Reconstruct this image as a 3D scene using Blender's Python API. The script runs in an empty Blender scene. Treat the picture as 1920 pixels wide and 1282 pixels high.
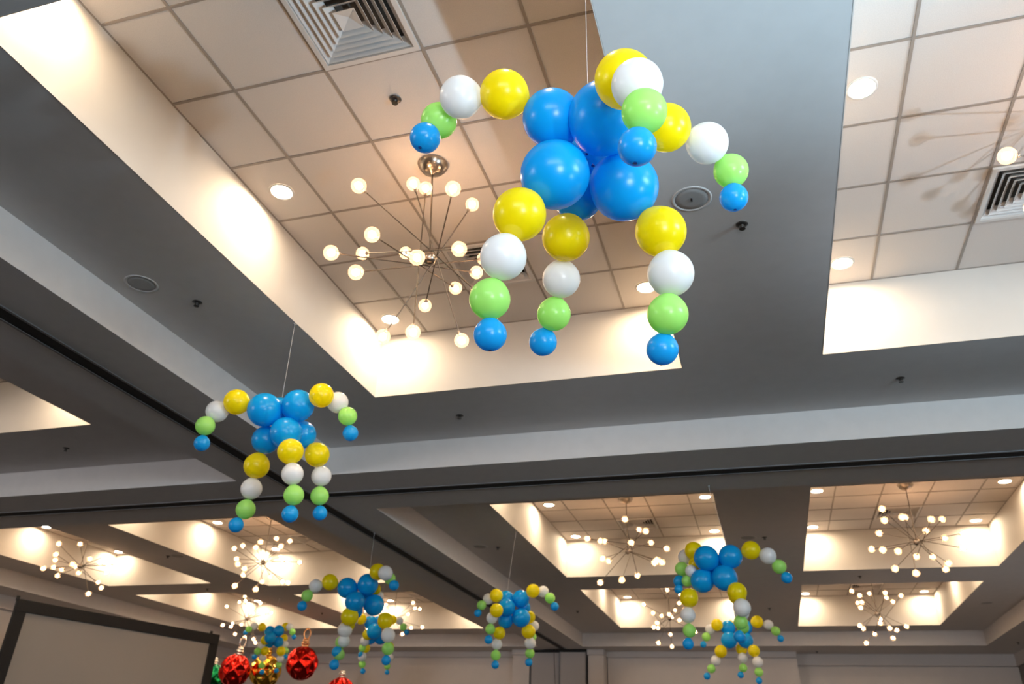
import bpy, bmesh, math, json
from mathutils import Vector, Matrix, Quaternion
SC = bpy.context.scene
COL = SC.collection
D = json.loads('''{"F": 1486.986104355692, "R": [[0.956976, -0.270201, 0.105775], [0.287827, 0.837743, -0.46405], [0.036774, 0.474529, 0.879471]], "T": 5.124738450705551, "S": 4.512578394915874, "B": 4.217110214042397, "sp": [[6, [[-0.519, 1.948, 3.557, 0.1], [-0.335, 1.944, 3.51, 0.124], [-0.515, 1.985, 3.339, 0.115], [-0.308, 2.129, 3.36, 0.116], [-0.489, 2.211, 3.42, 0.089], [-0.441, 2.195, 3.565, 0.092], [-0.669, 1.873, 3.632, 0.084], [-0.817, 1.844, 3.628, 0.073], [-0.925, 1.919, 3.617, 0.064], [-0.955, 1.886, 3.513, 0.053], [-0.242, 1.755, 3.466, 0.09], [-0.193, 1.667, 3.342, 0.074], [-0.175, 1.644, 3.212, 0.063], [-0.201, 1.658, 3.102, 0.053], [-0.147, 2.047, 3.516, 0.081], [-0.022, 2.136, 3.498, 0.071], [0.046, 2.234, 3.443, 0.059], [0.045, 2.252, 3.342, 0.048], [-0.622, 1.951, 3.17, 0.086], [-0.674, 1.964, 3.022, 0.074], [-0.727, 2.008, 2.9, 0.065], [-0.731, 2.042, 2.791, 0.052], [-0.535, 2.227, 3.258, 0.084], [-0.577, 2.334, 3.158, 0.068], [-0.621, 2.406, 3.059, 0.061], [-0.674, 2.458, 2.978, 0.051], [-0.201, 2.189, 3.198, 0.085], [-0.18, 2.213, 3.043, 0.076], [-0.201, 2.245, 2.91, 0.066], [-0.23, 2.3, 2.814, 0.052]]], [6, [[-3.178, 4.332, 3.733, 0.117], [-2.975, 4.418, 3.783, 0.112], [-3.025, 4.409, 3.579, 0.109], [-3.22, 4.47, 3.567, 0.097], [-3.022, 4.598, 3.64, 0.1], [-3.188, 4.523, 3.812, 0.093], [-3.356, 4.25, 3.773, 0.088], [-3.501, 4.25, 3.716, 0.076], [-3.528, 4.199, 3.59, 0.065], [-3.548, 4.231, 3.476, 0.053], [-2.784, 4.39, 3.831, 0.084], [-2.736, 4.534, 3.836, 0.075], [-2.651, 4.552, 3.731, 0.065], [-2.638, 4.602, 3.622, 0.054], [-3.269, 4.493, 3.389, 0.088], [-3.301, 4.529, 3.238, 0.072], [-3.333, 4.555, 3.102, 0.066], [-3.383, 4.554, 2.995, 0.05], [-2.927, 4.355, 3.418, 0.086], [-2.899, 4.381, 3.268, 0.072], [-2.884, 4.416, 3.135, 0.066], [-2.903, 4.439, 3.015, 0.054], [-2.911, 4.66, 3.505, 0.086], [-2.904, 4.747, 3.377, 0.07], [-2.918, 4.788, 3.246, 0.064], [-2.918, 4.828, 3.134, 0.05]]], [6, [[-4.922, 9.044, 3.505, 0.124], [-4.675, 9.095, 3.552, 0.129], [-4.771, 9.0, 3.332, 0.121], [-4.626, 9.23, 3.33, 0.126], [-4.869, 9.199, 3.261, 0.104], [-4.792, 9.308, 3.476, 0.107], [-5.105, 8.919, 3.555, 0.097], [-5.25, 8.844, 3.496, 0.08], [-5.33, 8.816, 3.376, 0.07], [-5.374, 8.811, 3.255, 0.058], [-4.508, 8.992, 3.679, 0.1], [-4.354, 8.897, 3.639, 0.088], [-4.36, 9.047, 3.605, 0.071], [-4.277, 9.007, 3.516, 0.061], [-4.826, 9.019, 3.161, 0.106], [-4.916, 9.112, 3.022, 0.088], [-4.977, 9.178, 2.891, 0.075], [-4.99, 9.118, 2.773, 0.062], [-4.898, 9.136, 3.086, 0.085], [-4.931, 9.148, 2.9, 0.074], [-4.97, 9.147, 2.747, 0.067], [-5.01, 9.132, 2.631, 0.059], [-4.496, 9.326, 3.158, 0.097], [-4.44, 9.334, 2.991, 0.086], [-4.451, 9.389, 2.844, 0.074], [-4.464, 9.399, 2.713, 0.057], [-4.666, 9.297, 3.536, 0.071], [-4.662, 9.41, 3.472, 0.06], [-4.707, 9.487, 3.409, 0.052], [-4.758, 9.542, 3.355, 0.043]]], [5, [[-6.496, 12.914, 3.731, 0.112], [-6.387, 12.866, 3.579, 0.126], [-6.43, 13.091, 3.763, 0.107], [-6.556, 13.079, 3.504, 0.106], [-6.38, 13.124, 3.509, 0.106], [-6.588, 12.726, 3.762, 0.092], [-6.655, 12.574, 3.72, 0.079], [-6.772, 12.611, 3.652, 0.068], [-6.837, 12.655, 3.565, 0.053], [-6.222, 13.178, 3.817, 0.078], [-6.126, 13.277, 3.813, 0.065], [-6.07, 13.334, 3.721, 0.061], [-6.017, 13.374, 3.639, 0.045], [-6.514, 12.893, 3.537, 0.09], [-6.604, 12.992, 3.44, 0.078], [-6.672, 13.067, 3.345, 0.063], [-6.692, 13.072, 3.234, 0.048], [-6.642, 13.13, 3.35, 0.077], [-6.681, 13.116, 3.208, 0.074], [-6.703, 13.186, 3.098, 0.061], [-6.685, 13.208, 2.991, 0.046], [-6.24, 13.212, 3.379, 0.081], [-6.223, 13.243, 3.214, 0.063], [-6.257, 13.244, 3.075, 0.053], [-6.256, 13.257, 2.981, 0.04]]], [5, [[-9.612, 14.696, 3.883, 0.103], [-9.383, 14.658, 3.882, 0.107], [-9.466, 14.531, 3.736, 0.114], [-9.437, 14.794, 3.689, 0.105], [-9.612, 14.755, 3.669, 0.096], [-9.716, 14.555, 3.94, 0.08], [-9.833, 14.459, 3.944, 0.071], [-9.88, 14.362, 3.872, 0.062], [-9.961, 14.392, 3.813, 0.046], [-9.333, 14.809, 3.981, 0.081], [-9.199, 14.746, 3.966, 0.072], [-9.112, 14.734, 3.87, 0.062], [-9.099, 14.793, 3.783, 0.047], [-9.604, 14.574, 3.694, 0.088], [-9.714, 14.644, 3.603, 0.075], [-9.735, 14.579, 3.486, 0.066], [-9.778, 14.566, 3.382, 0.05], [-9.64, 14.682, 3.505, 0.084], [-9.699, 14.746, 3.382, 0.072], [-9.702, 14.761, 3.25, 0.061], [-9.688, 14.783, 3.131, 0.048], [-9.346, 14.806, 3.515, 0.091], [-9.393, 14.894, 3.39, 0.075], [-9.441, 14.953, 3.281, 0.062], [-9.469, 14.947, 3.172, 0.046], [-9.415, 14.947, 3.784, 0.077], [-9.349, 14.921, 3.664, 0.067], [-9.325, 14.939, 3.545, 0.06], [-9.324, 14.954, 3.437, 0.044]]], [6, [[-3.289, 10.416, 3.604, 0.103], [-3.076, 10.379, 3.593, 0.112], [-3.235, 10.274, 3.466, 0.111], [-3.072, 10.402, 3.356, 0.119], [-3.284, 10.405, 3.324, 0.1], [-3.074, 10.536, 3.51, 0.085], [-3.381, 10.262, 3.618, 0.086], [-3.516, 10.332, 3.588, 0.071], [-3.582, 10.27, 3.498, 0.062], [-3.63, 10.276, 3.4, 0.049], [-2.894, 10.316, 3.678, 0.088], [-2.784, 10.419, 3.686, 0.074], [-2.682, 10.39, 3.596, 0.067], [-2.626, 10.421, 3.494, 0.054], [-3.315, 10.1, 3.4, 0.086], [-3.404, 10.194, 3.322, 0.073], [-3.419, 10.193, 3.186, 0.064], [-3.44, 10.206, 3.059, 0.054], [-3.352, 10.368, 3.163, 0.08], [-3.392, 10.41, 3.03, 0.069], [-3.405, 10.424, 2.899, 0.064], [-3.411, 10.437, 2.786, 0.05], [-3.001, 10.523, 3.204, 0.09], [-2.998, 10.609, 3.07, 0.075], [-3.017, 10.673, 2.955, 0.062], [-3.032, 10.684, 2.845, 0.049], [-3.012, 10.586, 3.395, 0.08], [-2.969, 10.678, 3.296, 0.066], [-2.995, 10.693, 3.161, 0.056], [-3.018, 10.705, 3.053, 0.044]]], [5, [[-0.498, 7.988, 3.483, 0.12], [-0.271, 8.016, 3.497, 0.113], [-0.557, 8.05, 3.282, 0.112], [-0.341, 7.998, 3.293, 0.12], [-0.42, 8.148, 3.415, 0.089], [-0.623, 8.114, 3.589, 0.089], [-0.718, 8.238, 3.56, 0.076], [-0.759, 8.194, 3.432, 0.068], [-0.794, 8.202, 3.314, 0.057], [-0.618, 8.13, 3.468, 0.065], [-0.658, 8.062, 3.38, 0.058], [-0.707, 8.097, 3.293, 0.052], [-0.795, 8.106, 3.218, 0.042], [-0.073, 7.99, 3.546, 0.088], [0.077, 7.978, 3.484, 0.078], [0.168, 8.032, 3.392, 0.066], [0.224, 8.053, 3.292, 0.052], [-0.696, 8.067, 3.128, 0.088], [-0.719, 8.095, 2.973, 0.072], [-0.717, 8.117, 2.833, 0.062], [-0.738, 8.131, 2.717, 0.053], [-0.237, 7.9, 3.139, 0.09], [-0.205, 7.842, 2.988, 0.08], [-0.23, 7.921, 2.875, 0.063], [-0.256, 7.938, 2.752, 0.052], [-0.245, 8.106, 3.146, 0.084], [-0.221, 8.144, 2.991, 0.07], [-0.224, 8.184, 2.87, 0.058], [-0.245, 8.227, 2.781, 0.044]]], [4, [[-0.57, 12.989, 3.608, 0.108], [-0.321, 12.972, 3.612, 0.107], [-0.567, 12.868, 3.418, 0.118], [-0.332, 12.892, 3.418, 0.111], [-0.724, 12.873, 3.637, 0.086], [-0.838, 12.965, 3.59, 0.073], [-0.9, 12.93, 3.475, 0.064], [-0.951, 12.943, 3.367, 0.047], [-0.14, 12.931, 3.684, 0.09], [0.017, 12.931, 3.641, 0.071], [0.111, 12.909, 3.549, 0.066], [0.168, 12.924, 3.444, 0.049], [-0.548, 13.155, 3.676, 0.072], [-0.536, 13.047, 3.591, 0.07], [-0.53, 12.983, 3.481, 0.062], [-0.543, 12.939, 3.375, 0.057], [-0.7, 12.852, 3.257, 0.089], [-0.786, 12.913, 3.138, 0.074], [-0.86, 12.929, 3.028, 0.061], [-0.931, 12.935, 2.926, 0.049], [-0.404, 13.04, 3.314, 0.083], [-0.397, 12.967, 3.182, 0.072], [-0.406, 12.985, 3.047, 0.06], [-0.449, 12.998, 2.952, 0.046], [-0.226, 12.837, 3.263, 0.084], [-0.188, 12.844, 3.112, 0.076], [-0.188, 12.872, 2.98, 0.062], [-0.198, 12.885, 2.864, 0.046]]]], "ch": {"A": {"hub": [-1.761, 3.728, 4.368], "can": [-1.806, 3.728], "pairs": [[[-0.57, 0.162, 0.239], [0.322, -0.308, -0.194]], [[-0.393, -0.474, -0.214], [0.154, 0.416, 0.139]], [[-0.263, -0.393, -0.315], [0.194, 0.431, 0.252]], [[-0.217, -0.582, 0.15], [0.158, 0.447, 0.001]], [[-0.114, -0.531, -0.176], [-0.032, 0.527, 0.11]], [[-0.109, -0.124, 0.51], [0.185, 0.172, -0.509]], [[0.323, -0.472, 0.106], [-0.222, 0.475, -0.032]], [[0.215, 0.102, 0.454], [-0.238, -0.026, -0.538]], [[-0.073, -0.012, 0.554], [-0.037, -0.042, -0.542]], [[-0.342, 0.336, 0.324], [0.129, -0.433, -0.304]]]}, "B": {"hub": [1.997, 3.728, 4.368], "can": [1.997, 3.728], "pairs": [[[0.49, 0.333, 0.239], [-0.443, -0.049, -0.194]], [[-0.11, 0.606, -0.214], [0.219, -0.385, 0.139]], [[-0.132, 0.454, -0.315], [0.205, -0.425, 0.252]], [[-0.306, 0.541, 0.15], [0.241, -0.408, 0.001]], [[-0.333, 0.429, -0.176], [0.425, -0.314, 0.11]], [[-0.025, 0.163, 0.51], [0.013, -0.252, -0.509]], [[-0.59, -0.097, 0.045], [0.59, 0.097, -0.045]], [[-0.06, -0.23, 0.454], [0.133, 0.199, -0.538]], [[0.038, 0.063, 0.554], [-0.008, 0.055, -0.542]], [[0.477, 0.046, 0.324], [-0.415, 0.18, -0.304]]]}, "C": {"hub": [-1.771, 11.188, 4.368], "can": [-1.771, 11.188], "pairs": [[[-0.264, -0.497, -0.208], [0.269, 0.483, 0.233]], [[0.412, -0.354, -0.255], [-0.392, 0.38, 0.25]], [[0.447, -0.336, -0.216], [-0.446, 0.318, 0.244]], [[-0.031, -0.371, -0.471], [0.115, 0.42, 0.412]], [[-0.358, 0.481, -0.015], [0.332, -0.479, 0.143]], [[0.044, 0.558, -0.216], [0.058, -0.511, 0.309]], [[-0.542, -0.156, 0.158], [0.512, 0.299, 0.093]], [[0.144, -0.582, -0.031], null], [[0.499, -0.245, -0.226], null], [[-0.429, 0.162, -0.387], null]]}, "D": {"hub": [1.951, 11.225, 4.368], "can": [1.951, 11.225], "pairs": [[[0.394, 0.411, -0.189], [-0.391, -0.417, 0.183]], [[0.48, -0.36, -0.003], [-0.506, 0.322, 0.005]], [[-0.355, -0.283, -0.392], [0.406, 0.268, 0.351]], [[0.417, 0.409, 0.137], [-0.464, -0.341, -0.168]], [[-0.31, -0.464, -0.221], [0.23, 0.486, 0.266]], [[0.437, -0.368, -0.184], [-0.368, 0.411, 0.235]], [[0.252, 0.54, -0.068], [-0.198, -0.537, 0.179]], [[0.348, 0.412, -0.263], [-0.375, -0.291, 0.367]], [[-0.138, -0.35, -0.467], [-0.01, 0.413, 0.435]], [[0.064, 0.595, -0.049], [0.115, -0.575, 0.127]]]}, "F": {"hub": [1.948, 16.445, 4.368], "can": [1.948, 16.445], "pairs": [[[-0.362, -0.4, -0.263], [0.362, 0.387, 0.281]], [[0.114, -0.49, -0.327], [-0.168, 0.494, 0.296]], [[-0.311, -0.404, -0.316], [0.262, 0.404, 0.358]], [[0.347, 0.438, -0.217], [-0.286, -0.467, 0.245]], [[-0.034, 0.535, -0.27], [0.138, -0.517, 0.271]], [[0.157, -0.34, -0.469], [-0.022, 0.408, 0.439]], [[0.122, 0.587, 0.001], [-0.31, -0.513, 0.021]], [[0.409, -0.341, -0.276], [-0.248, 0.466, 0.286]], [[-0.271, -0.121, -0.521], [0.481, 0.118, 0.338]], [[-0.391, -0.275, 0.363], null], [[-0.033, -0.545, -0.25], null]]}, "E": {"hub": [-1.843, 16.665, 4.368], "can": [-1.843, 16.665], "pairs": [[[0.244, -0.534, -0.124], [-0.221, 0.539, 0.144]], [[-0.017, 0.589, 0.115], [0.06, -0.596, -0.027]], [[0.254, -0.507, 0.196], [-0.302, 0.509, -0.098]], [[0.058, 0.543, 0.248], [-0.183, -0.545, -0.17]], [[-0.061, 0.554, -0.222], [-0.253, -0.544, 0.013]], [[-0.458, -0.324, 0.213], [0.458, 0.324, -0.213]], [[-0.256, -0.485, -0.243], [0.256, 0.485, 0.243]], [[-0.214, -0.257, -0.498], [0.214, 0.257, 0.498]], [[-0.025, 0.362, -0.477], [0.025, -0.362, 0.477]]]}, "G": {"hub": [-7.595, 11.101, 4.368], "can": [-7.595, 11.101], "pairs": [[[0.481, -0.115, -0.339], [-0.507, 0.092, 0.307]], [[-0.291, 0.488, -0.191], [0.239, -0.517, 0.189]], [[-0.521, 0.271, -0.122], [0.481, -0.321, 0.16]], [[0.17, -0.316, -0.481], [-0.077, 0.357, 0.476]], [[0.506, 0.008, -0.323], [-0.552, -0.057, 0.228]], [[0.59, 0.111, 0.01], [-0.583, 0.1, 0.098]], [[0.2, -0.558, 0.092], [-0.2, 0.558, -0.092]], [[-0.048, -0.578, -0.155], [0.048, 0.578, 0.155]], [[0.068, -0.554, -0.22], [-0.068, 0.554, 0.22]], [[-0.175, -0.375, -0.434], [0.175, 0.375, 0.434]]]}, "H": {"hub": [-11.035, 10.922, 4.368], "can": [-11.035, 10.922], "pairs": [[[0.491, -0.343, 0.032], [-0.425, 0.423, -0.007]], [[-0.099, 0.574, -0.143], [0.027, -0.596, 0.059]], [[0.374, -0.048, -0.467], [-0.355, 0.203, 0.439]], [[-0.471, 0.361, 0.087], [0.326, -0.496, -0.087]], [[-0.033, -0.546, 0.246], [0.033, 0.546, -0.246]], [[-0.588, 0.006, 0.122], [0.588, -0.006, -0.122]], [[-0.599, 0.027, 0.007], [0.599, -0.027, -0.007]], [[-0.192, -0.548, -0.151], [0.192, 0.548, 0.151]], [[-0.571, 0.183, 0.003], [0.571, -0.183, -0.003]], [[-0.573, 0.14, -0.109], [0.573, -0.14, 0.109]]]}, "I": {"hub": [-11.155, 16.098, 4.368], "can": [-11.155, 16.098], "pairs": [[[0.358, -0.161, -0.454], [-0.414, 0.166, 0.401]], [[-0.276, 0.418, -0.33], [0.193, -0.482, 0.3]], [[0.321, -0.009, -0.507], [-0.274, 0.131, 0.518]], [[-0.229, -0.525, 0.179], [0.229, 0.525, -0.179]], [[-0.253, -0.501, -0.211], [0.253, 0.501, 0.211]], [[-0.544, 0.249, -0.048], [0.544, -0.249, 0.048]], [[0.001, -0.545, -0.252], [-0.001, 0.545, 0.252]], [[0.229, -0.516, -0.204], [-0.229, 0.516, 0.204]], [[-0.45, 0.284, -0.278], [0.45, -0.284, 0.278]]]}, "J": {"hub": [-7.677, 16.343, 4.368], "can": [-7.677, 16.343], "pairs": [[[0.492, -0.175, 0.295], [-0.492, 0.175, -0.295]], [[0.545, -0.175, 0.179], [-0.545, 0.175, -0.179]], [[0.439, 0.32, 0.255], [-0.439, -0.32, -0.255]], [[0.479, -0.36, 0.029], [-0.479, 0.36, -0.029]], [[0.167, 0.569, -0.093], [-0.167, -0.569, 0.093]], [[0.371, -0.307, -0.357], [-0.371, 0.307, 0.357]], [[0.561, 0.261, -0.132], [-0.561, -0.261, 0.132]]]}}, "spr": [[0.108, 4.03, 4.513], [-3.723, 4.044, 4.513], [1.246, 6.438, 4.513], [-2.559, 6.428, 4.513], [-7.125, 6.395, 4.513], [-3.721, 11.267, 4.513], [0.092, 11.268, 4.513], [1.49, 13.881, 4.513], [0.075, 16.545, 4.513], [-9.39, 11.024, 4.513], [-10.455, 13.589, 4.513], [-3.689, 16.563, 4.513], [-9.436, 16.343, 4.513]], "sprB": [[1.014, 20.297, 4.217], [4.766, 18.986, 4.217]], "spk": [[-0.156, 3.721, 4.513], [-3.961, 3.735, 4.513], [-0.129, 11.262, 4.513], [-3.978, 11.194, 4.513], [-9.219, 11.048, 4.513], [3.762, 16.333, 4.513]], "orn": [[-11.027, 15.799, 3.255, 0.332], [-10.707, 16.469, 3.308, 0.347], [-9.627, 16.141, 3.449, 0.343], [-11.935, 16.294, 3.127, 0.32], [-8.911, 16.668, 2.926, 0.309]]}''')
T, S, B = D['T'], D['S'], D['B']          # tile ceiling, soffit and beam underside heights above the floor
# ------------------------------------------------------------------ camera
cd = bpy.data.cameras.new('camera'); cam = bpy.data.objects.new('camera', cd); COL.objects.link(cam)
R = D['R']
M = Matrix(((R[0][0], R[0][2], -R[0][1]), (R[1][0], R[1][2], -R[1][1]), (R[2][0], R[2][2], -R[2][1])))
cam.matrix_world = Matrix.Translation((0, 0, 1.6)) @ M.to_4x4()
cd.sensor_width = 36; cd.lens = D['F'] / 1920 * 36; cd.clip_start = .05; cd.clip_end = 200
cd.dof.use_dof = True; cd.dof.focus_distance = 2.7; cd.dof.aperture_fstop = 4.5
SC.camera = cam
# ------------------------------------------------------------------ world and light
w = bpy.data.worlds.new('world'); SC.world = w; w.use_nodes = True
w.node_tree.nodes['Background'].inputs[0].default_value = (.6, .75, 1, 1)
w.node_tree.nodes['Background'].inputs[1].default_value = .3
SC.view_settings.view_transform = 'Standard'; SC.view_settings.look = 'None'
SC.view_settings.exposure = 0.0; SC.view_settings.gamma = 1; SC.view_settings.use_curve_mapping = False
def area(name, loc, aim, sx, sy, power, color):
    l = bpy.data.lights.new(name, 'AREA'); l.shape = 'RECTANGLE'; l.size = sx; l.size_y = sy
    l.energy = power; l.color = color
    o = bpy.data.objects.new(name, l); COL.objects.link(o); o.location = loc
    o.rotation_euler = (Vector(aim) - Vector(loc)).to_track_quat('-Z', 'Y').to_euler(); return o
def spot(name, loc, aim, power, color, deg, blend, rad):
    l = bpy.data.lights.new(name, 'SPOT'); l.energy = power; l.color = color
    l.spot_size = math.radians(deg); l.spot_blend = blend; l.shadow_soft_size = rad
    o = bpy.data.objects.new(name, l); COL.objects.link(o); o.location = loc
    o.rotation_euler = (Vector(aim) - Vector(loc)).to_track_quat('-Z', 'Y').to_euler(); return o
# daylight from the windows of the right-hand wall and of the wall behind the photographer, then two added fills
area('daylight_right', (4.95, 1.8, 3.7), (-2.2, 5.6, 3.7), 2.6, .9, 320, (.55, .84, 1))
area('daylight_front', (1.2, -5.0, 3.6), (-.2, 8.0, 3.6), 6.0, 1.0, 280, (.88, .94, 1))
area('fill_left', (-13.0, -5.0, 3.4), (-9.5, 8.0, 3.6), 4.0, 1.4, 560, (1, .97, .98))  # unseen fill, added to lift the upright faces of the left bays
area('fill_far', (5.0, 13.8, 1.9), (-2, 15.0, 3.2), 5.0, 1.2, 32, (1, .97, .95))  # added fill with no window behind it, brightens the far end faces
# two floor-standing event uplights (their throw makes the hard shadows in the coffers)
spot('uplight_side', (4.5, 1.15, 1.05), (.9, 1.5, 4.6), 1750, (.60, .83, 1), 47, 1.0, .07)
spot('uplight_low', (2.75, 1.6, 0.75), (2.1, 3.9, 5.1), 430, (.60, .81, 1), 50, .9, .02)
# unseen soft spot, added to brighten the nearest balloons
spot('balloon_fill', (1.3, -.9, 2.1), (-.40, 2.1, 3.35), 370, (.88, .95, 1), 40, 1.0, .45)
WARM = (1, .77, .51)
# ------------------------------------------------------------------ materials
def mat(name, color, rough=.6, metal=0, spec=.5):
    m = bpy.data.materials.new(name); m.use_nodes = True
    b = m.node_tree.nodes['Principled BSDF']
    b.inputs['Base Color'].default_value = (*color, 1); b.inputs['Roughness'].default_value = rough
    b.inputs['Metallic'].default_value = metal; b.inputs['Specular IOR Level'].default_value = spec
    return m
def grain(m, scale, amount, bump=0.0, tint=None, detail=3):
    """noise mottling of the base colour plus fine relief, in object space"""
    nt = m.node_tree; b = nt.nodes['Principled BSDF']
    tc = nt.nodes.new('ShaderNodeTexCoord'); n = nt.nodes.new('ShaderNodeTexNoise')
    n.inputs['Scale'].default_value = scale; n.inputs['Detail'].default_value = detail
    nt.links.new(tc.outputs['Object'], n.inputs['Vector'])
    mix = nt.nodes.new('ShaderNodeMixRGB'); c = b.inputs['Base Color'].default_value
    t = tint or tuple(x * .7 for x in c[:3])
    mix.inputs[1].default_value = c; mix.inputs[2].default_value = (*t, 1)
    r = nt.nodes.new('ShaderNodeMapRange'); r.inputs[1].default_value = .35; r.inputs[2].default_value = .7
    r.inputs[3].default_value = 0; r.inputs[4].default_value = amount
    nt.links.new(n.outputs['Fac'], r.inputs[0]); nt.links.new(r.outputs[0], mix.inputs[0])
    nt.links.new(mix.outputs[0], b.inputs['Base Color'])
    if bump:
        bp = nt.nodes.new('ShaderNodeBump'); bp.inputs['Strength'].default_value = bump; bp.inputs['Distance'].default_value = .004
        nt.links.new(n.outputs['Fac'], bp.inputs['Height']); nt.links.new(bp.outputs[0], b.inputs['Normal'])
    return m
def glow(name, color, strength):
    m = bpy.data.materials.new(name); m.use_nodes = True; nt = m.node_tree; nt.nodes.clear()
    e = nt.nodes.new('ShaderNodeEmission'); o = nt.nodes.new('ShaderNodeOutputMaterial')
    e.inputs[0].default_value = (*color, 1); e.inputs[1].default_value = strength
    nt.links.new(e.outputs[0], o.inputs[0]); return m
def latex(name, color, trans=.4, rough=.27):
    m = mat(name, color, rough, 0, .5); nt = m.node_tree; b = nt.nodes['Principled BSDF']
    tr = nt.nodes.new('ShaderNodeBsdfTranslucent'); tr.inputs[0].default_value = (*color, 1)
    mx = nt.nodes.new('ShaderNodeMixShader'); mx.inputs[0].default_value = trans
    nt.links.new(b.outputs[0], mx.inputs[1]); nt.links.new(tr.outputs[0], mx.inputs[2])
    nt.links.new(mx.outputs[0], nt.nodes['Material Output'].inputs[0]); return m
M_SOFFIT = grain(mat('soffit_paint', (.62, .60, .595), .75), 9, .12, .03)
M_COFFER = grain(mat('coffer_paint', (.62, .588, .555), .7), 7, .06, .02)
M_TILE = grain(mat('mineral_tile', (.70, .64, .60), .9), 210, .3, .25, detail=2)
M_GRID = mat('tee_grid', (.30, .26, .23), .6)
M_TRACK = mat('track_metal', (.20, .20, .21), .5, .3)
M_SLOT = mat('track_slot', (.012, .012, .013), .8)
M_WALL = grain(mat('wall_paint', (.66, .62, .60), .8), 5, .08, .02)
M_TRIM = mat('trim_paint', (.58, .55, .54), .6)
M_FLOOR = grain(mat('carpet', (.034, .029, .026), .95), 3, .6, tint=(.015, .016, .022))
M_VENT = mat('vent_enamel', (.66, .63, .61), .4)
M_DARK = mat('duct_dark', (.09, .08, .07), .9)
M_CHROME = mat('brushed_nickel', (.40, .34, .285), .28, 1)
M_ARM = mat('dark_nickel', (.15, .125, .105), .42, 1)
M_STEEL = mat('sprinkler_metal', (.10, .095, .09), .3, .8)
M_SPEAK = grain(mat('speaker_grille', (.38, .375, .375), .7), 400, .4, .1)
M_BLACK = grain(mat('black_cloth', (.012, .011, .012), .8), 60, .3)
M_SCREEN = grain(mat('screen_vinyl', (.36, .33, .305), .85), 2, .06)
M_STRING = mat('nylon_thread', (.8, .8, .82), .4)
M_LENS = glow('downlight_lens', WARM, 330)
M_BULB = glow('bulb_filament', (1, .59, .31), 112)
# crackled glass globe: clear glass veined with a frosted, lit crackle
M_GLOBE = bpy.data.materials.new('crackle_glass'); M_GLOBE.use_nodes = True
nt = M_GLOBE.node_tree; b = nt.nodes['Principled BSDF']; o = nt.nodes['Material Output']
b.inputs['Base Color'].default_value = (.34, .30, .26, 1); b.inputs['Roughness'].default_value = .25
tl = nt.nodes.new('ShaderNodeBsdfTranslucent'); tl.inputs[0].default_value = (.25, .225, .195, 1)
tp = nt.nodes.new('ShaderNodeBsdfTransparent')
tc = nt.nodes.new('ShaderNodeTexCoord'); vo = nt.nodes.new('ShaderNodeTexVoronoi'); vo.feature = 'DISTANCE_TO_EDGE'
vo.inputs['Scale'].default_value = 75; nt.links.new(tc.outputs['Object'], vo.inputs['Vector'])
mr = nt.nodes.new('ShaderNodeMapRange'); mr.inputs[1].default_value = 0; mr.inputs[2].default_value = .25
mr.inputs[3].default_value = .50; mr.inputs[4].default_value = .28; nt.links.new(vo.outputs[0], mr.inputs[0])
m1 = nt.nodes.new('ShaderNodeMixShader'); m1.inputs[0].default_value = .8
nt.links.new(b.outputs[0], m1.inputs[1]); nt.links.new(tl.outputs[0], m1.inputs[2])
m2 = nt.nodes.new('ShaderNodeMixShader'); nt.links.new(mr.outputs[0], m2.inputs[0])
nt.links.new(tp.outputs[0], m2.inputs[1]); nt.links.new(m1.outputs[0], m2.inputs[2]); nt.links.new(m2.outputs[0], o.inputs[0])
LATEX = {'body': latex('latex_blue', (.005, .47, .95)), 'blue': latex('latex_light_blue', (.015, .48, .96)),
         'green': latex('latex_green', (.52, .95, .25)), 'white': latex('latex_white', (.93, .93, .95), .3),
         'yellow': latex('latex_yellow', (1, .86, .004))}
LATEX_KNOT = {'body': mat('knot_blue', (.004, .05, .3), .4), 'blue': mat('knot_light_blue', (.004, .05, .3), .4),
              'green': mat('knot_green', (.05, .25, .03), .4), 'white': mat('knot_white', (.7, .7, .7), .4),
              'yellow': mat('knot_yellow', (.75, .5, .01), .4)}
FOIL = {'red': mat('red_foil', (.78, .025, .016), .2, 1), 'gold': mat('gold_foil', (.80, .48, .06), .16, 1),
        'green': mat('green_foil', (.01, .30, .12), .16, 1), 'silver': mat('silver_foil', (.8, .77, .74), .2, 1),
        'copper': mat('copper_foil', (.86, .50, .26), .2, 1)}
# ------------------------------------------------------------------ mesh helpers
def mesh(name, bm, m, smooth=False):
    me = bpy.data.meshes.new(name); bm.to_mesh(me); bm.free()
    if m: me.materials.append(m)
    if smooth:
        for p in me.polygons: p.use_smooth = True
    return me
def link(name, data, parent=None, loc=(0, 0, 0), quat=None, scale=None):
    o = bpy.data.objects.new(name, data); COL.objects.link(o)
    if parent: o.parent = parent
    o.location = loc
    if quat is not None: o.rotation_mode = 'QUATERNION'; o.rotation_quaternion = quat
    if scale is not None: o.scale = scale if hasattr(scale, '__len__') else (scale,) * 3
    return o
def tag(o, label, cat, group=None):
    o['label'] = label; o['category'] = cat
    if group: o['group'] = group
    return o
def thing(name, loc, label, cat, group=None):
    return tag(link(name, None, loc=loc), label, cat, group)
def struct(name, bm, m, parent=None):
    o = link(name, mesh(name, bm, m), parent)
    if parent is None: o['kind'] = 'structure'
    return o
def box(bm, x0, x1, y0, y1, z0, z1):
    v = [bm.verts.new((x, y, z)) for z in (z0, z1) for y in (y0, y1) for x in (x0, x1)]
    for f in ((0, 2, 3, 1), (4, 5, 7, 6), (0, 1, 5, 4), (2, 6, 7, 3), (0, 4, 6, 2), (1, 3, 7, 5)):
        bm.faces.new([v[i] for i in f])
    return bm
def boxm(*a): return box(bmesh.new(), *a)
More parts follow.
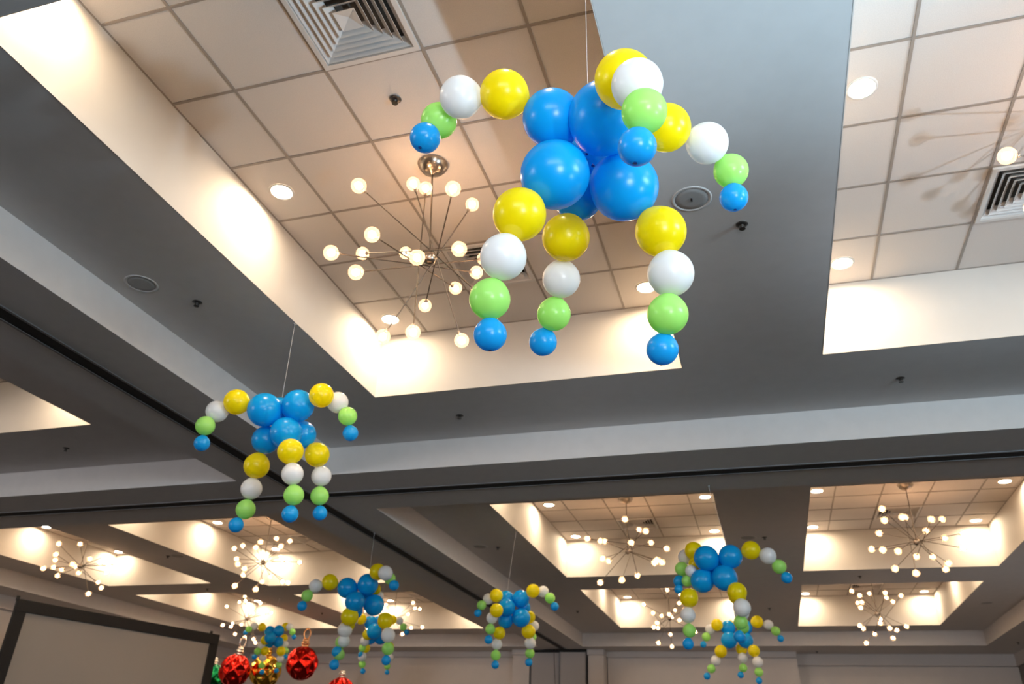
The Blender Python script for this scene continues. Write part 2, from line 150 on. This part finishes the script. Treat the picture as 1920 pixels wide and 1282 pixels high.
def bevelled(x0, x1, y0, y1, z0, z1, w):
    bm = boxm(x0, x1, y0, y1, z0, z1)
    bmesh.ops.bevel(bm, geom=list(bm.edges), offset=w, segments=1, affect='EDGES'); return bm
def lathe(profile, seg=24, cap=True):
    """profile: (r, z) pairs from one end to the other"""
    bm = bmesh.new(); rows = []
    for r, z in profile:
        rows.append([bm.verts.new((0, 0, z))] if r < 1e-6 else
                    [bm.verts.new((r * math.cos(2 * math.pi * i / seg), r * math.sin(2 * math.pi * i / seg), z)) for i in range(seg)])
    for a, c in zip(rows, rows[1:]):
        for i in range(seg):
            j = (i + 1) % seg
            if len(a) == 1: bm.faces.new((a[0], c[j], c[i]))
            elif len(c) == 1: bm.faces.new((a[i], a[j], c[0]))
            else: bm.faces.new((a[i], a[j], c[j], c[i]))
    if cap:
        for row in (rows[0], rows[-1]):
            if len(row) > 1: bm.faces.new(row)
    bmesh.ops.recalc_face_normals(bm, faces=bm.faces); return bm
def torus(R_, r_, seg=28, n=8):
    bm = bmesh.new(); g = []
    for i in range(seg):
        a = 2 * math.pi * i / seg
        g.append([bm.verts.new(((R_ + r_ * math.cos(2 * math.pi * k / n)) * math.cos(a), (R_ + r_ * math.cos(2 * math.pi * k / n)) * math.sin(a), r_ * math.sin(2 * math.pi * k / n))) for k in range(n)])
    for i in range(seg):
        for k in range(n):
            bm.faces.new((g[i][k], g[(i + 1) % seg][k], g[(i + 1) % seg][(k + 1) % n], g[i][(k + 1) % n]))
    bmesh.ops.recalc_face_normals(bm, faces=bm.faces); return bm
ROD = {}
def rod(name, parent, a, b_, r, m):
    """a thin round bar from a to b (shared unit cylinder, scaled)"""
    if m.name not in ROD: ROD[m.name] = mesh('round_bar', lathe([(1, 0), (1, 1)], 10), m, True)
    a, b_ = Vector(a), Vector(b_); d = b_ - a
    return link(name, ROD[m.name], parent, a, d.to_track_quat('Z', 'Y'), (r, r, d.length))
# ------------------------------------------------------------------ room shell
XL, XR, Y0, Y1, TOP = -14.15, 5.12, -5.3, 20.85, 5.6
XB1, XB2, YB1, YB2 = -4.21, -5.284, 6.97, 8.177     # the two crossing partition beams
XP1, XP2 = 4.283, -13.3                              # perimeter drops, right and left
YE = 19.41                                           # perimeter drop, far end
struct('floor', boxm(XL - .2, XR + .2, Y0 - .2, Y1 + .2, -.2, 0), M_FLOOR)
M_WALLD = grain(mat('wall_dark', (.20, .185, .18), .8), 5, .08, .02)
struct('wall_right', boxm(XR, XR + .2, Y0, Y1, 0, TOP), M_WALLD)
struct('wall_left', boxm(XL - .2, XL, Y0, Y1, 0, TOP), M_WALL)
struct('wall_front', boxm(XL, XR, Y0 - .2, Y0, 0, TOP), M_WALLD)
struct('wall_back', boxm(XL, XR, Y1, Y1 + .2, 0, TOP), M_WALL)
struct('ceiling', boxm(XL - .2, XR + .2, Y0 - .2, Y1 + .2, TOP, TOP + .2), M_SOFFIT)
def soffit(x0, x1, y0, y1, holes):
    """soffit slab of one bay with rectangular coffer openings (the coffer boards close the joint)"""
    holes = [(h[0] - .006, h[1] + .006, h[2] - .006, h[3] + .006) for h in holes]
    xs = sorted({x0, x1, *[h[0] for h in holes], *[h[1] for h in holes]}); ys = sorted({y0, y1, *[h[2] for h in holes], *[h[3] for h in holes]})
    bm = bmesh.new(); vv = {}
    def V(x, y):
        if (x, y) not in vv: vv[x, y] = bm.verts.new((x, y, S))
        return vv[x, y]
    for a, c in zip(xs, xs[1:]):
        for d, e in zip(ys, ys[1:]):
            mx, my = (a + c) / 2, (d + e) / 2
            if c - a < 1e-6 or e - d < 1e-6: continue
            if any(h[0] < mx < h[1] and h[2] < my < h[3] for h in holes): continue
            bm.faces.new((V(a, d), V(a, e), V(c, e), V(c, d)))
    ext = bmesh.ops.extrude_face_region(bm, geom=list(bm.faces))
    bmesh.ops.translate(bm, verts=[g for g in ext['geom'] if isinstance(g, bmesh.types.BMVert)], vec=(0, 0, .02))
    bmesh.ops.recalc_face_normals(bm, faces=bm.faces)
    return struct('ceiling', bm, M_SOFFIT)
AX0, AX1, BX0, BX1 = -3.169, -.442, .632, 3.36
NY0, NY1, CY0, CY1, EY0, EY1 = 1.66, 5.87, 9.185, 13.395, 14.462, 18.672
COF = {'A': (AX0, AX1, NY0, NY1), 'B': (BX0, BX1, NY0, NY1), 'N': (-9.06, -6.32, NY0, NY1),
       'C': (AX0, AX1, CY0, CY1), 'D': (BX0, BX1, CY0, CY1), 'E': (AX0, AX1, EY0, EY1), 'F': (BX0, BX1, EY0, EY1),
       'G': (-9.0, -6.37, CY0, 13.45), 'H': (-12.4, -10.03, 9.0, 13.1), 'J': (-8.95, -6.39, 14.3, 18.6), 'I': (-12.5, -10.08, 14.0, 18.35)}
WHERE = {'A': 'the large central coffer', 'B': 'the coffer at the right edge', 'N': 'the coffer at the left edge',
         'C': 'front-left coffer, far right bay', 'D': 'front-right coffer, far right bay',
         'E': 'back-left coffer, far right bay', 'F': 'back-right coffer, far right bay',
         'G': 'front-right coffer, far left bay', 'H': 'front-left coffer, far left bay',
         'J': 'back-right coffer, far left bay', 'I': 'back-left coffer, far left bay'}
soffit(XB1, XP1, Y0, YB1, [COF['A'], COF['B']])
soffit(XP2, XB2, Y0, YB1, [COF['N']])
soffit(XB1, XP1, YB2, YE, [COF[k] for k in 'CDEF'])
soffit(XP2, XB2, YB2, YE, [COF[k] for k in 'GHIJ'])
# beams: drops below the soffit that carry the partition tracks, and the perimeter drops
def beam(x0, x1, y0, y1): return struct('ceiling_beam', boxm(x0, x1, y0, y1, B, S + .3), M_SOFFIT)
beam(XB2, XB1, Y0, Y1 - 1.0)
beam(XB1, XP1, YB1, YB2); beam(XP2, XB2, YB1, YB2)
beam(XP1, XR, Y0, Y1); beam(XL, XP2, Y0, Y1)
beam(XB1, XP1, YE, Y1); beam(XP2, XB2, YE, Y1)
# folding-partition tracks: a dark slot between two shallow metal lips
XT, YT, tw = -4.775, 7.60, .075
def track(n, x0, x1, y0, y1, along_x):
    o = struct('trim_%d' % n, boxm(x0, x1, y0, y1, B - .004, B + .01), M_SLOT)
    for s in (-1, 1):
        if along_x:
            c = (y0 + y1) / 2 + s * tw; bm = boxm(x0, x1, c - .012, c + .012, B - .008, B + .005)
        else:
            c = (x0 + x1) / 2 + s * tw; bm = boxm(c - .012, c + .012, y0, y1, B - .008, B + .005)
        link('track_lip', mesh('track_lip', bm, M_TRACK), o)
track(1, XT - tw, XT + tw, Y0, YT - .1, False); track(2, XT - tw, XT + tw, YT + .1, Y1 - 1.0, False)
track(3, XT + .1, XP1, YT - tw, YT + tw, True); track(4, XP2, XT - .1, YT - tw, YT + tw, True)
struct('trim_5', boxm(XT - .1, XT + .1, YT - .1, YT + .1, B - .004, B + .01), M_SLOT)
# coffers: four walls, tee grid and lay-in tiles
GT = .61; bar = .0085
TILE_MESH = {}
def coffer(k):
    x0, x1, y0, y1 = COF[k]; bm = bmesh.new(); th = .005
    cx, cy = (x0 + x1) / 2, (y0 + y1) / 2
    if k in 'AC': cx = -1.806
    if k in 'BD': cx = 1.997
    if k in 'AB': cy = 3.728
    zt = T + .06
    s0 = S - .001
    box(bm, x0 - th, x0, y0 - th, y1 + th, s0, zt); box(bm, x1, x1 + th, y0 - th, y1 + th, s0, zt)
    box(bm, x0, x1, y0 - th, y0, s0, zt); box(bm, x0, x1, y1, y1 + th, s0, zt)
    root = struct('ceiling_coffer', bm, M_COFFER)
    def cuts(a, c, mid):
        n = int((c - a) / GT) + 3
        q = [mid + (i + .5) * GT for i in range(-n, n)]
        return [a] + [v for v in q if a + .06 < v < c - .06] + [c]
    xs, ys = cuts(x0, x1, cx), cuts(y0, y1, cy)
    g = bmesh.new()
    for x in xs: box(g, max(x - bar, x0), min(x + bar, x1), y0, y1, T, T + .03)
    for y in ys: box(g, x0, x1, max(y - bar, y0), min(y + bar, y1), T + .0005, T + .03)
    go = link('ceiling_grid', mesh('ceiling_grid', g, M_GRID), root); go['kind'] = 'stuff'
    vents = [(cx, cy - 2 * GT), (cx, cy + 2 * GT)]
    for i, (a, c) in enumerate(zip(xs, xs[1:])):
        for j, (d, e) in enumerate(zip(ys, ys[1:])):
            mx, my = (a + c) / 2, (d + e) / 2
            if any(abs(mx - p) < .2 and abs(my - q) < .2 for p, q in vents): continue
            w_, h_ = round(c - a, 3), round(e - d, 3)
            if (w_, h_) not in TILE_MESH:
                TILE_MESH[w_, h_] = mesh('ceiling_tile', bevelled(-w_ / 2 + .004, w_ / 2 - .004, -h_ / 2 + .004, h_ / 2 - .004, 0, .018, .003), M_TILE)
            jit = ((i * 7 + j * 13 + ord(k)) % 5) * .0001
            link('ceiling_tile', TILE_MESH[w_, h_], root, (mx, my, T + .006 + jit))
    return (cx, cy), vents
CEN, VENTS = {}, {}
for k in COF: CEN[k], VENTS[k] = coffer(k)
# ------------------------------------------------------------------ ceiling fittings
def ring_frustum(h0, z0, h1, z1, t=.0):
    bm = bmesh.new()
    q = [(-1, -1), (1, -1), (1, 1), (-1, 1)]
    a = [bm.verts.new((x * h0, y * h0, z0)) for x, y in q]; c = [bm.verts.new((x * h1, y * h1, z1)) for x, y in q]
    for i in range(4): bm.faces.new((a[i], a[(i + 1) % 4], c[(i + 1) % 4], c[i]))
    ext = bmesh.ops.extrude_face_region(bm, geom=list(bm.faces))
    bmesh.ops.translate(bm, verts=[g for g in ext['geom'] if isinstance(g, bmesh.types.BMVert)], vec=(0, 0, .004))
    bmesh.ops.recalc_face_normals(bm, faces=bm.faces); return bm
VFR = bmesh.new()
hv = .295
for s in (-1, 1):
    box(VFR, -hv, hv, s * hv if s < 0 else hv - .028, -hv + .028 if s < 0 else hv, -.014, .02)
    box(VFR, -hv if s < 0 else hv - .028, -hv + .028 if s < 0 else hv, -hv + .028, hv - .028, -.014, .02)
VFR = mesh('vent_frame', VFR, M_VENT)
VBK = mesh('vent_duct', boxm(-hv, hv, -hv, hv, .075, .08), M_DARK)
LOUV = [mesh('louver', ring_frustum(h, -.004 - .004 * i, h - .038, .040 - .004 * i), M_VENT) for i, h in enumerate((.262, .222, .182, .142, .102))]
VCEN = mesh('vent_centre', ring_frustum(.062, -.024, .002, -.002), M_VENT)
def vent(x, y, label):
    r = thing('ceiling_vent', (x, y, T), label, 'vent', 'square ceiling air diffusers')
    link('vent_frame', VFR, r); link('duct_box', VBK, r)
    for m_ in LOUV: link('louver', m_, r)
    link('centre_cone', VCEN, r)
for k in COF:
    if k == 'N': continue
    for (x, y), end in zip(VENTS[k], ('near', 'far')):
        if k in 'B' and end == 'near': continue
        vent(x, y, 'square louvered air vent, %s end of %s' % (end, WHERE[k]))
DRING = mesh('trim_ring', lathe([(.083, .012), (.083, -.001), (.088, -.006), (.104, -.004), (.106, .003)], 32, False), mat('downlight_trim', (.75, .72, .68), .4), True)
DLENS = mesh('lens', lathe([(0, .004), (.084, .004)], 32, False), M_LENS)
for p in DLENS.polygons: pass
def downlight(x, y, label):
    r = thing('downlight', (x, y, T), label, 'ceiling light', 'recessed warm downlights')
    link('trim_ring', DRING, r, scale=.84); link('lens', DLENS, r, scale=.84)
for k, (x0, x1, y0, y1) in COF.items():
    cx, cy = CEN[k]
    for xx, sx in ((x0 + .215, 'left'), (x1 - .215, 'right')):
        for dy, sy in ((-1.84, 'near'), (0, 'middle'), (1.84, 'far')):
            downlight(xx, cy + dy, 'warm downlight, %s side, %s row, %s' % (sx, sy, WHERE[k]))
SPR_D = mesh('escutcheon', lathe([(0, 0), (.034, 0), (.036, -.004), (.022, -.010), (.012, -.012), (0, -.012)], 24, False), M_STEEL, True)
SPR_B = mesh('sprinkler_body', lathe([(.012, -.010), (.012, -.022), (.007, -.026), (.004, -.034), (.006, -.044)], 14), M_STEEL, True)
fa = bmesh.new()
for s in (-1, 1): box(fa, s * .014 - .0025, s * .014 + .0025, -.003, .003, -.046, -.018)
box(fa, -.0165, .0165, -.003, .003, -.049, -.045)
SPR_F = mesh('sprinkler_arms', fa, M_STEEL)
SPR_P = mesh('deflector', lathe([(.019, -.049), (.019, -.051), (.003, -.052)], 16), M_STEEL)
def sprinkler(p, label):
    r = thing('fire_sprinkler', p, label, 'sprinkler', 'pendent fire sprinklers')
    for n, m_ in (('escutcheon', SPR_D), ('sprinkler_body', SPR_B), ('frame_arms', SPR_F), ('deflector', SPR_P)): link(n, m_, r, scale=(1, 1, .7))
sprinkler((-1.806, 3.118, T), 'small brass fire sprinkler in a ceiling tile of the large central coffer')
SPL = ['dark fire sprinkler on the soffit between the two near coffers, beside the round speaker',
       'dark fire sprinkler on the soffit left of the large central coffer', 'fire sprinkler on the soffit in front of the right-edge coffer',
       'fire sprinkler on the soffit in front of the large central coffer', 'fire sprinkler on the soffit near the left-edge coffer',
       'fire sprinkler on the far right bay soffit, left of its front-left coffer', 'fire sprinkler between the two front coffers of the far right bay',
       'fire sprinkler between front-right and back-right coffers of the far right bay', 'fire sprinkler between the two back coffers of the far right bay',
       'fire sprinkler between the two front coffers of the far left bay', 'fire sprinkler at the middle crossing of the four far left coffers',
       'fire sprinkler left of the back-left coffer of the far right bay', 'fire sprinkler between the two back coffers of the far left bay']
for p, l in zip(D['spr'], SPL): sprinkler((p[0], p[1], S), l)
sprinkler((*D['sprB'][0][:2], B), 'fire sprinkler under the far perimeter beam near the end wall')
sprinkler((*D['sprB'][1][:2], B), 'fire sprinkler under the right perimeter beam by the far corner')
SPK_R = mesh('speaker_rim', lathe([(.150, .004), (.150, -.003), (.142, -.005), (.130, -.005), (.126, -.001)], 48, False), M_SOFFIT, True)
SPK_G = mesh('speaker_grille', lathe([(0, -.004), (.08, -.0038), (.120, -.003), (.125, .002)], 48, False), M_SPEAK, True)
SPK_L = mesh('speaker_badge', boxm(-.004, .004, -.014, .014, -.0085, -.004), M_BLACK)
SKL = ['large round flush speaker on the soffit between the two near coffers', 'round flush speaker on the soffit left of the large central coffer',
       'round flush speaker between the two front coffers of the far right bay', 'round flush speaker left of the front-left coffer, far right bay',
       'round flush speaker between the two front coffers of the far left bay', 'round flush speaker right of the back-right coffer, far right bay']
for i, (p, l) in enumerate(zip(D['spk'], SKL)):
    r = thing('ceiling_speaker', (p[0], p[1], S), l, 'speaker', 'round ceiling speakers')
    link('speaker_rim', SPK_R, r, scale=.76); link('speaker_grille', SPK_G, r, scale=.76)
    if i == 0: link('badge', SPK_L, r)
# ------------------------------------------------------------------ sputnik chandeliers
CAN = mesh('canopy', lathe([(0, -.084), (.011, -.084), (.016, -.072), (.045, -.064), (.075, -.045), (.094, -.020), (.101, -.004), (.101, 0)], 40, False), M_CHROME, True)
prof = [(.043 * math.sin(math.pi * i / 14), -.043 * math.cos(math.pi * i / 14)) for i in range(15)]
HUB = mesh('hub', lathe(prof, 28, False), M_CHROME, True)
GR = .0445
gp = [(GR * math.sin(math.pi * i / 14), -GR * math.cos(math.pi * i / 14)) for i in range(15)]
GLOBE = mesh('glass_globe', lathe(gp, 24, False), M_GLOBE, True)
bp_ = [(.021 * math.sin(math.pi * i / 8), -.024 * math.cos(math.pi * i / 8)) for i in range(9)]
BULB = mesh('bulb', lathe(bp_, 12, False), M_BULB, True)
SOCK = mesh('socket', lathe([(.008, -.022), (.011, -.018), (.011, 0), (.006, .002)], 12), M_CHROME, True)
def chandelier(k):
    d = D['ch'][k]; hub = Vector(d['hub']); can = Vector((*d['can'], T))
    r = thing('sputnik_chandelier', can, {'A': 'nearest sputnik chandelier with glowing glass globes, in the large central coffer', 'B': 'sputnik chandelier cut off by the right edge, one globe showing'}.get(k) or 'sputnik chandelier with glowing globes in ' + WHERE[k], 'chandelier', 'sputnik chandeliers')
    link('canopy', CAN, r); h = hub - can
    rod('stem', r, (0, 0, -.05), h, .0058, M_ARM)
    link('hub', HUB, r, h)
    for a, c in d['pairs']:
        a = Vector(a); ends = [a] + ([Vector(c)] if c else [])
        if len(ends) == 2:
            rod('arm', r, h + ends[0], h + ends[1], .0042, M_ARM)
            dirs = [(ends[0] - ends[1]).normalized(), (ends[1] - ends[0]).normalized()]
        else:
            rod('arm', r, h, h + a, .0042, M_ARM); dirs = [a.normalized()]
        for e, dv in zip(ends, dirs):
            q = dv.to_track_quat('Z', 'Y')
            g = link('glass_globe', GLOBE, r, h + e, q)
            link('bulb', BULB, g)
            link('socket', SOCK, g, (0, 0, -GR + .006))
for k in D['ch']: chandelier(k)
# ------------------------------------------------------------------ end wall
def bay(n, x0, x1, y):
    """a wide raised wall panel under a valance box"""
    struct('trim_%d' % n, boxm(x0, x1, y, Y1, 0, 4.09), M_WALL)
    struct('trim_%d' % (n + 1), bevelled(x0 - .02, x1, y - .10, Y1, 4.085, B + .02, .012), M_TRIM)
bay(6, -3.80, .57, 20.40); bay(8, -10.3, -6.1, 20.40)
struct('trim_10', bevelled(.55, XR, 20.72, Y1, 3.97, B + .02, .01), M_TRIM)
struct('trim_11', bevelled(XL, -10.3, 20.72, Y1, 3.97, B + .02, .01), M_TRIM)
for n, (x0, x1) in zip((12, 14), ((-6.10, -5.64), (-4.22, -3.80))):
    struct('trim_%d' % n, boxm(x0 + .02, x1 - .02, 20.0, Y1, 0, 4.10), M_WALL)
    struct('trim_%d' % (n + 1), bevelled(x0, x1, 19.93, Y1, 4.095, B + .02, .01), M_TRIM)
struct('trim_16', bevelled(XL, XL + .10, Y0, Y1, 3.97, B + .02, .01), M_TRIM)
struct('trim_17', bevelled(XR - .06, XR, Y0, Y1, 3.97, B + .02, .01), M_TRIM)
M_PANEL = grain(mat('partition_fabric', (.40, .39, .40), .9), 120, .15)
def panel(x0, x1, y, label):
    r = thing('partition_panel', ((x0 + x1) / 2, y, 0), label, 'partition panel', 'parked partition panels')
    w_ = (x1 - x0) / 2
    link('panel_face', mesh('panel_face', bevelled(-w_ + .015, w_ - .015, -.045, .045, .02, B - .06, .004), M_PANEL), r)
    for s in (-1, 1): link('edge_strip', mesh('edge_strip', boxm(s * w_ - .012 * (s > 0) , s * w_ + .012 * (s < 0), -.05, .05, .01, B - .05), M_TRACK), r)
    link('top_seal', mesh('top_seal', boxm(-w_, w_, -.05, .05, B - .05, B - .005), M_SLOT), r)
panel(-5.62, -4.90, 20.05, 'grey folding partition panel parked in the end wall pocket, left one')
panel(-4.88, -4.24, 19.97, 'grey folding partition panel parked in the end wall pocket, right one')
def tube_bm(pts, r, n=8):
    bm = bmesh.new(); rows = []
    for p in pts: rows.append([bm.verts.new((p[0] + r * math.cos(2 * math.pi * i / n), p[1] + r * math.sin(2 * math.pi * i / n), p[2])) for i in range(n)])
    for a, c in zip(rows, rows[1:]):
        for i in range(n): bm.faces.new((a[i], a[(i + 1) % n], c[(i + 1) % n], c[i]))
    bm.faces.new(rows[0]); bm.faces.new(rows[-1]); bmesh.ops.recalc_face_normals(bm, faces=bm.faces); return bm
tag(link('cable', mesh('cable', tube_bm(((-5.02, 19.90, B + .005), (-4.99, 19.90, 3.6), (-4.94, 19.90, 2.8), (-4.9, 19.90, .0)), .006), M_BLACK, True)), 'thin dark cord hanging in front of the parked partition panels', 'cord')
# ------------------------------------------------------------------ projection screen
P1, P2 = Vector((-10.81, 9.70, 0)), Vector((-9.752, 13.289, 0)); ZT = 3.605
ux = (P2 - P1).normalized(); wid = (P2 - P1).length; ang = math.atan2(ux.y, ux.x); hgt = 2.30; fb = .175
scr = thing('projection_screen', P1, 'large blank projection screen in a wide black frame at left', 'screen')
scr.rotation_euler = (0, 0, ang)
link('screen_surface', mesh('screen_surface', boxm(fb - .01, wid - fb + .01, .0, .012, ZT - hgt + fb - .01, ZT - fb + .01), M_SCREEN), scr)
for n, a in (('frame_bar', (0, wid, -.03, .03, ZT - fb, ZT)), ('frame_bar', (0, wid, -.03, .03, ZT - hgt, ZT - hgt + fb)),
             ('frame_bar', (0, fb, -.03, .03, ZT - hgt + fb, ZT - fb)), ('frame_bar', (wid - fb, wid, -.03, .03, ZT - hgt + fb, ZT - fb))):
    link(n, mesh(n, bevelled(*a, .004), M_BLACK), scr)
for x in (.09, wid - .09):
    link('leg', mesh('leg', boxm(x - .03, x + .03, .03, .08, 0, ZT - .1), M_BLACK), scr)
    link('foot', mesh('foot', boxm(x - .04, x + .04, -.6, .6, 0, .05), M_BLACK), scr)
    link('corner_latch', mesh('corner_latch', boxm(x - .1, x - .06, .0, .03, ZT - .02, ZT + .045), M_BLACK), scr)
# ------------------------------------------------------------------ balloon spiders
def balloon_bm(seg=40, n=22):
    prof = []
    for i in range(n + 1):
        th = math.pi * i / n; z = math.cos(th); r = math.sin(th)
        k = max(0, z) ** 4
        prof.append((r * (1 - .06 * k), z * (1 + .07 * k)))
    return lathe(prof, seg, False)
BAL = {c: mesh('balloon_' + c, balloon_bm(), LATEX[c], True) for c in LATEX}
kn = [(.022, -.02), (.03, .02), (.022, .045), (.045, .06), (.05, .075), (.03, .10), (.05, .13), (.03, .13)]
KNOT = {c: mesh('knot_' + c, lathe(kn, 12), LATEX_KNOT[c], True) for c in LATEX}
NUB = mesh('tail_nub', lathe([(0, .05), (.03, .048), (.05, .036), (.09, .026), (.13, .012), (.14, -.02)], 16, False), LATEX_KNOT['blue'], True)
SEQ = ('yellow', 'white', 'green', 'blue')
SPID = ['largest and nearest balloon spider, hanging before the central coffer', 'second-largest balloon spider, hanging at left under the crossing beams',
        'balloon spider hanging lower centre-left, in front of a smaller one', 'small balloon spider half hidden behind the lower centre-left one',
        'small balloon spider in front of the gold ornament', 'balloon spider hanging alone at bottom centre before the end wall',
        'balloon spider hanging lower right before the far right bay', 'small balloon spider hanging below and behind the lower right one']
HOOK = [(-.425, 2.07, S), (-3.185, 4.50, S), (-4.775 + tw, 9.16, B - .008), (-6.355, 13.0, S), (-9.52, 14.70, S), (-3.185, 10.41, S), (-.42, 8.02, B), (-.43, 12.95, S)]
NEXTO = ['the largest balloon spider', 'the second-largest balloon spider at left', 'the lower centre-left balloon spider', 'the half hidden balloon spider',
         'the balloon spider by the gold ornament', 'the bottom-centre balloon spider', 'the lower right balloon spider', 'the spider behind the lower right one']
CLIP = mesh('ceiling_clip', lathe([(0, 0), (.011, 0), (.012, -.004), (.004, -.008), (.003, -.020), (0, -.022)], 12, False), M_SPEAK, True)
for k, (nb, bl) in enumerate(D['sp']):
    ctr = sum((Vector(q[:3]) for q in bl[:nb]), Vector()) / nb
    r = thing('balloon_spider', ctr, SPID[k], 'balloon decoration', 'hanging balloon spiders')
    for q in bl[:nb]:
        d = (ctr - Vector(q[:3])); qt = d.to_track_quat('Z', 'Y')
        o = link('body_balloon', BAL['body'], r, -d, qt, q[3])
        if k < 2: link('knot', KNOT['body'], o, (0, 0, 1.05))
    for l in range((len(bl) - nb) // 4):
        ch = bl[nb + 4 * l: nb + 4 * l + 4]
        near = min(bl[:nb], key=lambda q: (Vector(q[:3]) - Vector(ch[0][:3])).length)
        prev = Vector(near[:3])
        for c, q in zip(SEQ, ch):
            p = Vector(q[:3]); d = prev - p
            o = link('leg_balloon', BAL[c], r, p - ctr, d.to_track_quat('Z', 'Y'), q[3]); o['label'] = c + ' balloon of a leg'
            if k < 3 or k == 6:
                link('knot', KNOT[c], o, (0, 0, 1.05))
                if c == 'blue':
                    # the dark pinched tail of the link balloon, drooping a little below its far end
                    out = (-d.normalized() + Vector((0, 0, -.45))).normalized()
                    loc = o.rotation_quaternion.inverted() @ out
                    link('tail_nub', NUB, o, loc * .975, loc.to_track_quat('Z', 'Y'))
            prev = p
    hk = Vector(HOOK[k])
    # the thread is tied round the topmost pair of body balloons
    tp_ = sorted(bl[:nb], key=lambda q: -q[2])[0]; top = Vector(tp_[:3]); dv = (hk - top).normalized(); top = top + dv * (tp_[3] * 1.006)
    th = thing('hanging_thread', hk, 'thin pale thread from the ceiling to ' + NEXTO[k], 'thread', 'threads of the balloon spiders')
    link('ceiling_clip', CLIP, th); rod('thread', th, (0, 0, -.015), top - hk, (.0006, .0009)[k > 0], M_STRING)
# ------------------------------------------------------------------ big foil ornaments
def ornament_bm():
    bm = bmesh.new(); bmesh.ops.create_uvsphere(bm, u_segments=72, v_segments=44, radius=1)
    for v in bm.verts:
        th = math.acos(max(-1, min(1, v.co.z))); ph = math.atan2(v.co.y, v.co.x)
        row = th / math.pi * 4; fade = math.sin(th) ** 1.2
        # diamond dimples in offset rows, with raised star ridges between them
        a = abs(math.sin(3.5 * ph + math.pi * .8 * row)); c = abs(math.sin(3.5 * ph - math.pi * .8 * row))
        h = min(a, c)
        v.co *= 1 - .19 * fade * h ** 1.2
    return bm
def ornament(p, foil, cap, label, tilt, loop=True):
    r = thing('ornament', (p[0], p[1], p[2]), label, 'ornament', 'giant foil tree ornaments')
    r.rotation_euler = tilt
    R_ = p[3]
    link('foil_ball', ORN[foil], r, scale=R_)
    for i, rr in enumerate((.23, .26, .20)):
        link('cap_ring', CAPR[cap], r, (0, 0, R_ * (1.0 + .16 * i)), scale=(R_ * rr / .2, R_ * rr / .2, R_ * 2.0))
    if loop:
        o = link('hanging_loop', LOOP[cap], r, (0, 0, R_ * 1.72)); o.rotation_euler = (math.pi / 2, 0, 1.0); o.scale = (R_ * 1.15, R_ * 1.6, R_ * 1.15)
ORN = {c: mesh('foil_ball_' + c, ornament_bm(), FOIL[c], True) for c in ('red', 'gold', 'green')}
CAPR = {c: mesh('cap_ring', lathe([(0, -.045), (.16, -.045), (.2, -.02), (.2, .02), (.16, .045), (0, .045)], 24, False), FOIL[c], True) for c in ('silver', 'copper', 'gold')}
LOOP = {c: mesh('hanging_loop', torus(.2, .035), FOIL[c], True) for c in ('silver', 'copper', 'gold')}
oo = D['orn']
ornament(oo[0], 'red', 'silver', 'red foil ornament with silver cap beside the projection screen', (.05, .12, .3))
ornament(oo[1], 'gold', 'gold', 'gold foil ornament between the two large red ones', (0, 0, 1.0), False)
ornament(oo[2], 'red', 'copper', 'red foil ornament with copper loop, right of the gold one', (0, .03, .1))
ornament(oo[3], 'green', 'silver', 'green foil ornament half hidden by the projection screen', (0, 0, .5), False)
ornament(oo[4], 'red', 'silver', 'red foil ornament showing only its top at the bottom edge', (0, 0, .2), False)
